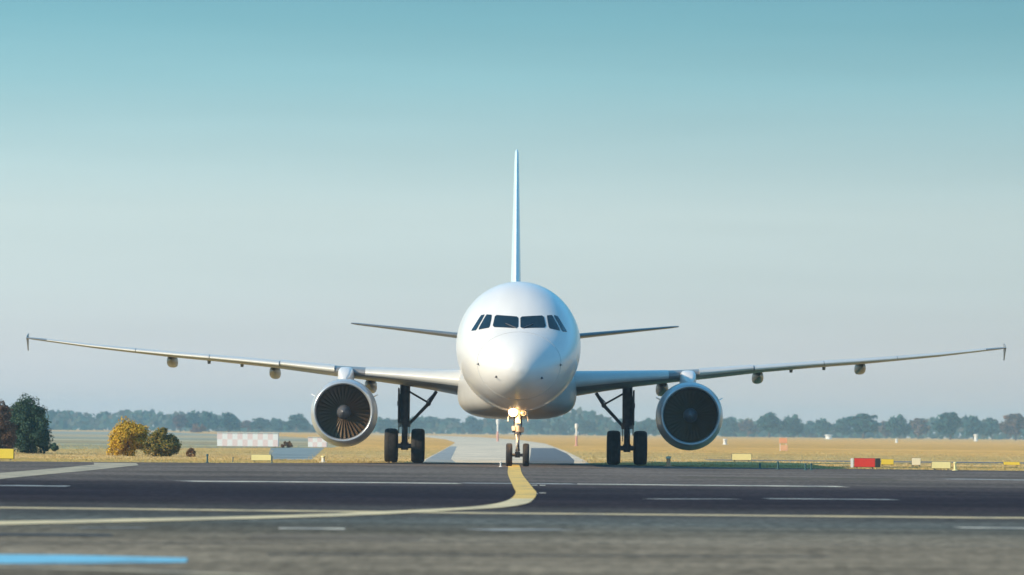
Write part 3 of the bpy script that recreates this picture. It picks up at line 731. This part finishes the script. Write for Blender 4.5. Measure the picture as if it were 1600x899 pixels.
hut(342, 437, 676, 698, 'long low red and white chequered hut on the field left of the left engine', 12)
hut(484, 513, 683, 699, 'small red and white chequered hut partly behind the left engine', 4)
# ------------------------------------------------------------ trees and bushes
M_bark = mat('bark', (.10, .075, .055), rough=.9, var=.3, vscale=4)
def leafmat(name, cols): return mat(name, cols[1], rough=.75, spec=.15, island=cols)
M_l = {
    'green': leafmat('dark_green_leaves', [(.022, .050, .034), (.042, .085, .055), (.07, .11, .06)]),
    'far': leafmat('haze_tinted_leaves', [(.012, .050, .044), (.022, .082, .074), (.042, .11, .092)]),  # teal in the leaf colour stands in for blue haze
    'red': leafmat('reddish_autumn_leaves', [(.07, .05, .035), (.13, .075, .05), (.19, .11, .07)]),
    'rust': leafmat('russet_leaves', [(.12, .06, .03), (.20, .10, .045), (.26, .16, .07)]),
    'gold': leafmat('golden_leaves', [(.32, .20, .015), (.56, .34, .02), (.66, .42, .05)]),
    'olive': leafmat('olive_orange_leaves', [(.06, .085, .03), (.16, .14, .03), (.32, .20, .04)]),
}
def crown_bm(rx, rz, zc, n_cl, per, leaf, rnd, main=.35):
    """leaf faces in clumps through an uneven crown; unit: metres"""
    bm = bmesh.new(); cl = []
    lobes = [(Vector((0, 0, 0)), .74 if main < .5 else .9)] + [(Vector((.52 * math.cos(a), .52 * math.sin(a), rnd.uniform(-.45, .42))), rnd.uniform(.36, .56)) for a in [rnd.uniform(0, 1.2) + 2.1 * q for q in range(3)] + [rnd.uniform(0, 6.3) for q in range(2)]] + [(Vector((rnd.uniform(-.2, .2), 0, .5)), .5)]
    for k in range(n_cl):
        while True:
            p = Vector((rnd.uniform(-1, 1), rnd.uniform(-1, 1), rnd.uniform(-1, 1)))
            if .25 < p.length < 1: break
        p = p.normalized() * (p.length ** .5) * rnd.uniform(.78, 1.0)
        lc, lr = lobes[0] if rnd.random() < main else rnd.choice(lobes[1:])
        p = lc + p * lr
        wz = 1 - .25 * max(0, p.z); cl.append((Vector((p.x * rx * wz, p.y * rx * wz, zc + p.z * rz)), rnd.uniform(.20, .36) * min(rx, rz)))
    for c, r in cl:
        for k in range(per):
            d = Vector((rnd.gauss(0, 1), rnd.gauss(0, 1), rnd.gauss(0, 1))).normalized(); p = c + d * r * rnd.random() ** .4
            if p.z < .02: p.z = rnd.uniform(.02, .1)
            a = (d + Vector((rnd.gauss(0, .6), rnd.gauss(0, .6), rnd.gauss(0, .6) + .3))).normalized()
            t = a.orthogonal().normalized(); b = a.cross(t); ang = rnd.uniform(0, 6.28); t, b = t * math.cos(ang) + b * math.sin(ang), b * math.cos(ang) - t * math.sin(ang)
            s = leaf * rnd.uniform(.6, 1.3)
            bm.faces.new([bm.verts.new(p + v) for v in (t * s, b * s * .6 + a * s * .12, -t * s, -b * s * .6 + a * s * .12)])
    return bm, cl
def trunk_bm(h, r, cl, rnd, zc):
    bm = bmesh.new(); bend = [Vector((0, 0, 0)), Vector((rnd.uniform(-.03, .03) * h, rnd.uniform(-.03, .03) * h, h * .3)), Vector((rnd.uniform(-.05, .05) * h, 0, h * .62)), Vector((rnd.uniform(-.06, .06) * h, 0, h * .88))]
    for i in range(3): tube(bm, bend[i], bend[i + 1], r * (1 - .28 * i), r * (1 - .28 * (i + 1)), 8)
    for c, q in rnd.sample(cl, min(8, len(cl))):
        b = bend[1].lerp(bend[2], rnd.random()); tube(bm, b, c, r * .4, r * .1, 6)
    return bm
def make_tree(name, h, w, leaves, n_cl=26, per=34, leaf=.5, low=.22, seed=1, trunkname='trunk', main=.35):
    rnd = random.Random(seed); z0 = h * low; rz = (h - z0) / 2 * .9; zc = z0 + (h - z0) / 2
    e = empty(name, (0, 0, 0)); bm, cl = crown_bm(w / 2 * .86, rz, zc, n_cl, per, leaf, rnd, main)
    build('crown', bm, M_l[leaves], e, smooth=False, normals=False)
    build(trunkname, trunk_bm(h, h * .028, cl, rnd, zc), M_bark, e)
    return e
def place(e, px, D, label, cat='tree', group=None, sx=1, sz=1, rz=0):
    e.location = (gx(px, D), D, 0); e.rotation_euler = (0, 0, rz); e.scale = (sx, sx, sz); tag(e, label, cat, group)
    return e
# near left
D = 200
place(make_tree('broad_tree', 2.5, 2.5, 'green', 130, 170, .05, -.12, 3, 'trunk', .55), 46, D, 'dense dark green tree at the left edge of the photograph')
place(make_tree('broad_tree', 2.2, 1.5, 'red', 80, 150, .046, -.10, 5, 'trunk', .5), 4, 196, 'reddish brown autumn tree in front of the dark green tree')
place(make_tree('broad_tree', 2.3, 1.9, 'green', 60, 150, .05, -.02, 6), -20, 204, 'dark green tree cut off by the left edge of the photograph')
place(make_tree('autumn_bush', 1.5, 2.15, 'gold', 100, 150, .040, -.10, 8, 'stem', .62), 203, 188, 'golden yellow round autumn bush', 'bush')
place(make_tree('autumn_bush', 1.18, 1.75, 'olive', 90, 140, .040, -.12, 9, 'stem', .55), 255, 187, 'olive and orange bush right beside the golden bush', 'bush')
place(make_tree('low_shrub', .36, .66, 'rust', 22, 90, .035, -.1, 10, 'stem'), 301, 186, 'low russet shrub right of the olive bush', 'shrub')
place(make_tree('low_shrub', .48, .55, 'green', 22, 90, .035, -.1, 12, 'stem'), 88, 215, 'small dark shrub at the foot of the dark green tree', 'shrub')
place(make_tree('low_shrub', .42, 1.1, 'rust', 26, 90, .05, -.1, 13, 'stem'), 451, 290, 'low russet shrub right of the long chequered hut', 'shrub')
place(make_tree('low_hedge', 2.7, 5.2, 'rust', 40, 60, .22, -.12, 17, 'stem', .7), 313, 1380, 'low russet thicket under the hazy trees above the left end of the long chequered hut', 'bush', None, 1.15)
# far treeline: prototypes shared by copies
protos = {}
for i, (h, w) in enumerate(((10, 9.5), (10, 8), (10, 12), (10, 7), (10, 10.5))):
    for kind in ('far', 'red'):
        if kind == 'red' and i not in (1, 3): continue
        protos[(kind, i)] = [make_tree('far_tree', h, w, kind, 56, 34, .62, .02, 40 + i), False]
ORD = ['first', 'second', 'third', 'fourth', 'fifth', 'sixth', 'seventh', 'eighth', 'ninth', 'tenth', 'eleventh', 'twelfth', 'thirteenth', 'fourteenth', 'fifteenth']
rn = random.Random(11)
def far(px, top, wpx, kind, label, D):
    hm = (yh(px) - top) / F * D + CAM_H
    wm = wpx * 1.3 / F * D
    idx = rn.choice([i for k, i in protos if k == kind]); pr = protos[(kind, idx)]
    e = pr[0] if not pr[1] else copy_tree(pr[0]); pr[1] = True
    base_w = (9.5, 8, 12, 7, 10.5)[idx]
    place(e, px, D, label, 'tree', 'hazy trees along the far horizon', wm / base_w, hm / 10, rn.uniform(0, 6.28))
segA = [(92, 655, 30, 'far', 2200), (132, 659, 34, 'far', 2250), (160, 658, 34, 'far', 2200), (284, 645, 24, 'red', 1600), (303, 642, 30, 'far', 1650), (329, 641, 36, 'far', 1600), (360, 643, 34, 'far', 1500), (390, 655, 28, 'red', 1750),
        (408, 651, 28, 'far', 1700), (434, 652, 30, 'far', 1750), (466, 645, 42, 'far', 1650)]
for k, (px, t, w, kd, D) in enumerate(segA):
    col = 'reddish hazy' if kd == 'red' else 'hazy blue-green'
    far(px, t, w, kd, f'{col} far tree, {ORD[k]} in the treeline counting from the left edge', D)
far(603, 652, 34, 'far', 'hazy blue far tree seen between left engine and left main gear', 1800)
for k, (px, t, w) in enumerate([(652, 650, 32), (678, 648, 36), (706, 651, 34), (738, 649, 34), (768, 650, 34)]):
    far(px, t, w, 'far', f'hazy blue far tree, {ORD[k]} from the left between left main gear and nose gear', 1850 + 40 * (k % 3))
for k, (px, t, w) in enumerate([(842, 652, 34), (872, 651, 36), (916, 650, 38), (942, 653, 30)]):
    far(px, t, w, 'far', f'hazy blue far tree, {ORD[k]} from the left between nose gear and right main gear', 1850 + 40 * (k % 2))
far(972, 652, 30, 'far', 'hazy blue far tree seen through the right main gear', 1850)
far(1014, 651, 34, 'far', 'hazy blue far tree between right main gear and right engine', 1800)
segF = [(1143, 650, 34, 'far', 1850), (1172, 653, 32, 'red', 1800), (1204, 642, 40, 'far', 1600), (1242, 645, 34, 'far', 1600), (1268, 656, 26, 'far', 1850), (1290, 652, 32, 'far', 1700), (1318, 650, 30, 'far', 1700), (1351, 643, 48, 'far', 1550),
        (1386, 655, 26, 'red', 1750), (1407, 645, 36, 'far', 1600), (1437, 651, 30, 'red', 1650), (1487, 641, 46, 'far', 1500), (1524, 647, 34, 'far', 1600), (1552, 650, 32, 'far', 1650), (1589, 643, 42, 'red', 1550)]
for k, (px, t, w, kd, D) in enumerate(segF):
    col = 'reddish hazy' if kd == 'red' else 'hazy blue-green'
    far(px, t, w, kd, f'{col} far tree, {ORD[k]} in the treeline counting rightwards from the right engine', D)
for pr in protos.values():
    if not pr[1]:
        for c in list(pr[0].children): bpy.data.objects.remove(c)
        bpy.data.objects.remove(pr[0])
# farther woods that read as one mass
rnd = random.Random(5); bm = bmesh.new()
for k in range(14000):
    x = rnd.uniform(-420, 420); y = 1960 + rnd.uniform(-110, 110)
    top = 5.6 + 1.8 * math.sin(x * .031 + 1) + 1.6 * math.sin(x * .083) + 1.2 * math.sin(x * .21 + 2)
    p = Vector((x, y, max(.4, top * rnd.random() ** .7))); s = rnd.uniform(.8, 1.7)
    t = Vector((rnd.gauss(0, 1), rnd.gauss(0, .4), rnd.gauss(0, 1))).normalized(); a = Vector((rnd.gauss(0, .5), -1, rnd.gauss(0, .5))).normalized(); t = (t - a * t.dot(a)).normalized(); b = a.cross(t)
    bm.faces.new([bm.verts.new(p + v) for v in (t * s, b * s * .7, -t * s, -b * s * .7)])
o = build('distant_woods', bm, M_l['far'], smooth=False, normals=False); o.data.materials[0] = leafmat('mixed_woods_leaves', [(.012, .05, .044), (.03, .085, .07), (.09, .08, .055), (.04, .10, .08)]); tag(o, 'hazy band of distant woods along the horizon', 'woods', kind='stuff')  # woods leaves carry the same painted haze tint, with brown mixed in

# dry grass standing on the field
def in_poly(x, y, poly):
    c = False
    for i in range(len(poly)):
        (x1, y1), (x2, y2) = poly[i], poly[i - 1]
        if (y1 > y) != (y2 > y) and x < (x2 - x1) * (y - y1) / (y2 - y1) + x1: c = not c
    return c
polys = [tw_l + tw_r[::-1], [(-8.7, 176), (-7.2, 176), (-8.2, 205), (-11.2, 292), (-14.4, 292), (-10.2, 205)]]
def edge_y(x):
    for i in range(len(edge) - 1):
        if edge[i][0] <= x <= edge[i + 1][0]: return edge[i][1] + (edge[i + 1][1] - edge[i][1]) * (x - edge[i][0]) / (edge[i + 1][0] - edge[i][0])
    return 160
rnd = random.Random(21); verts = []; faces = []
for k in range(80000):
    y = 151 + 171 * rnd.random() ** 2.2; x = rnd.uniform(-1, 1) * (y * .112 + 2)
    q = rnd.gauss(0, .12); xx = x + q + .18 * math.sin(y * .7)
    if y < edge_y(x) + .1 - .9 * max(0, math.sin(x * 1.7) * math.sin(x * .61 + 2)) or any(in_poly(xx, y, p) for p in polys): continue
    if x > 8 and 195 < y < 210: continue
    h0 = rnd.uniform(.018, .05) * (.6 + .6 * (math.sin(x * .9) * math.sin(y * .35) > -.1))
    for b in range(3):
        a = rnd.uniform(0, 6.28); w = rnd.uniform(.005, .013); dx, dy = math.cos(a) * w, math.sin(a) * w; ox, oy = rnd.gauss(0, .05), rnd.gauss(0, .05)
        lx, ly = rnd.gauss(0, .03), rnd.gauss(0, .03); n = len(verts); h = h0 * rnd.uniform(.7, 1.3)
        verts += [(x + ox - dx, y + oy - dy, 0), (x + ox + dx, y + oy + dy, 0), (x + ox + lx, y + oy + ly, h)]; faces.append((n, n + 1, n + 2))
me = bpy.data.meshes.new('dry_grass'); me.from_pydata(verts, [], faces)
M_gr = mat('dry_grass_blades', (.58, .40, .17), rough=.9, spec=.05, island=[(.42, .33, .12), (.56, .38, .16), (.66, .46, .24)], base2=(.40, .35, .13), vscale=.15, stretch=(.5, 1, 1))
me.materials.append(M_gr)
o = bpy.data.objects.new('dry_grass', me); COL.objects.link(o); tag(o, 'short golden dry grass standing on the field edge', 'grass', kind='stuff')

# ------------------------------------------------------------ the air
bm = bmesh.new(); box(bm, (0, 1510, 8.0), (1760, 3300, 18.0))
hz = bpy.data.materials.new('haze_air'); hz.use_nodes = True; t = hz.node_tree; t.nodes.clear()
ho = N('ShaderNodeOutputMaterial', t); pv = N('ShaderNodeVolumePrincipled', t)
pv.inputs['Color'].default_value = (.46, .70, .88, 1); pv.inputs['Density'].default_value = .00026; pv.inputs['Anisotropy'].default_value = 0
t.links.new(pv.outputs[0], ho.inputs['Volume'])
o = build('haze', bm, hz, smooth=False); o['kind'] = 'stuff'
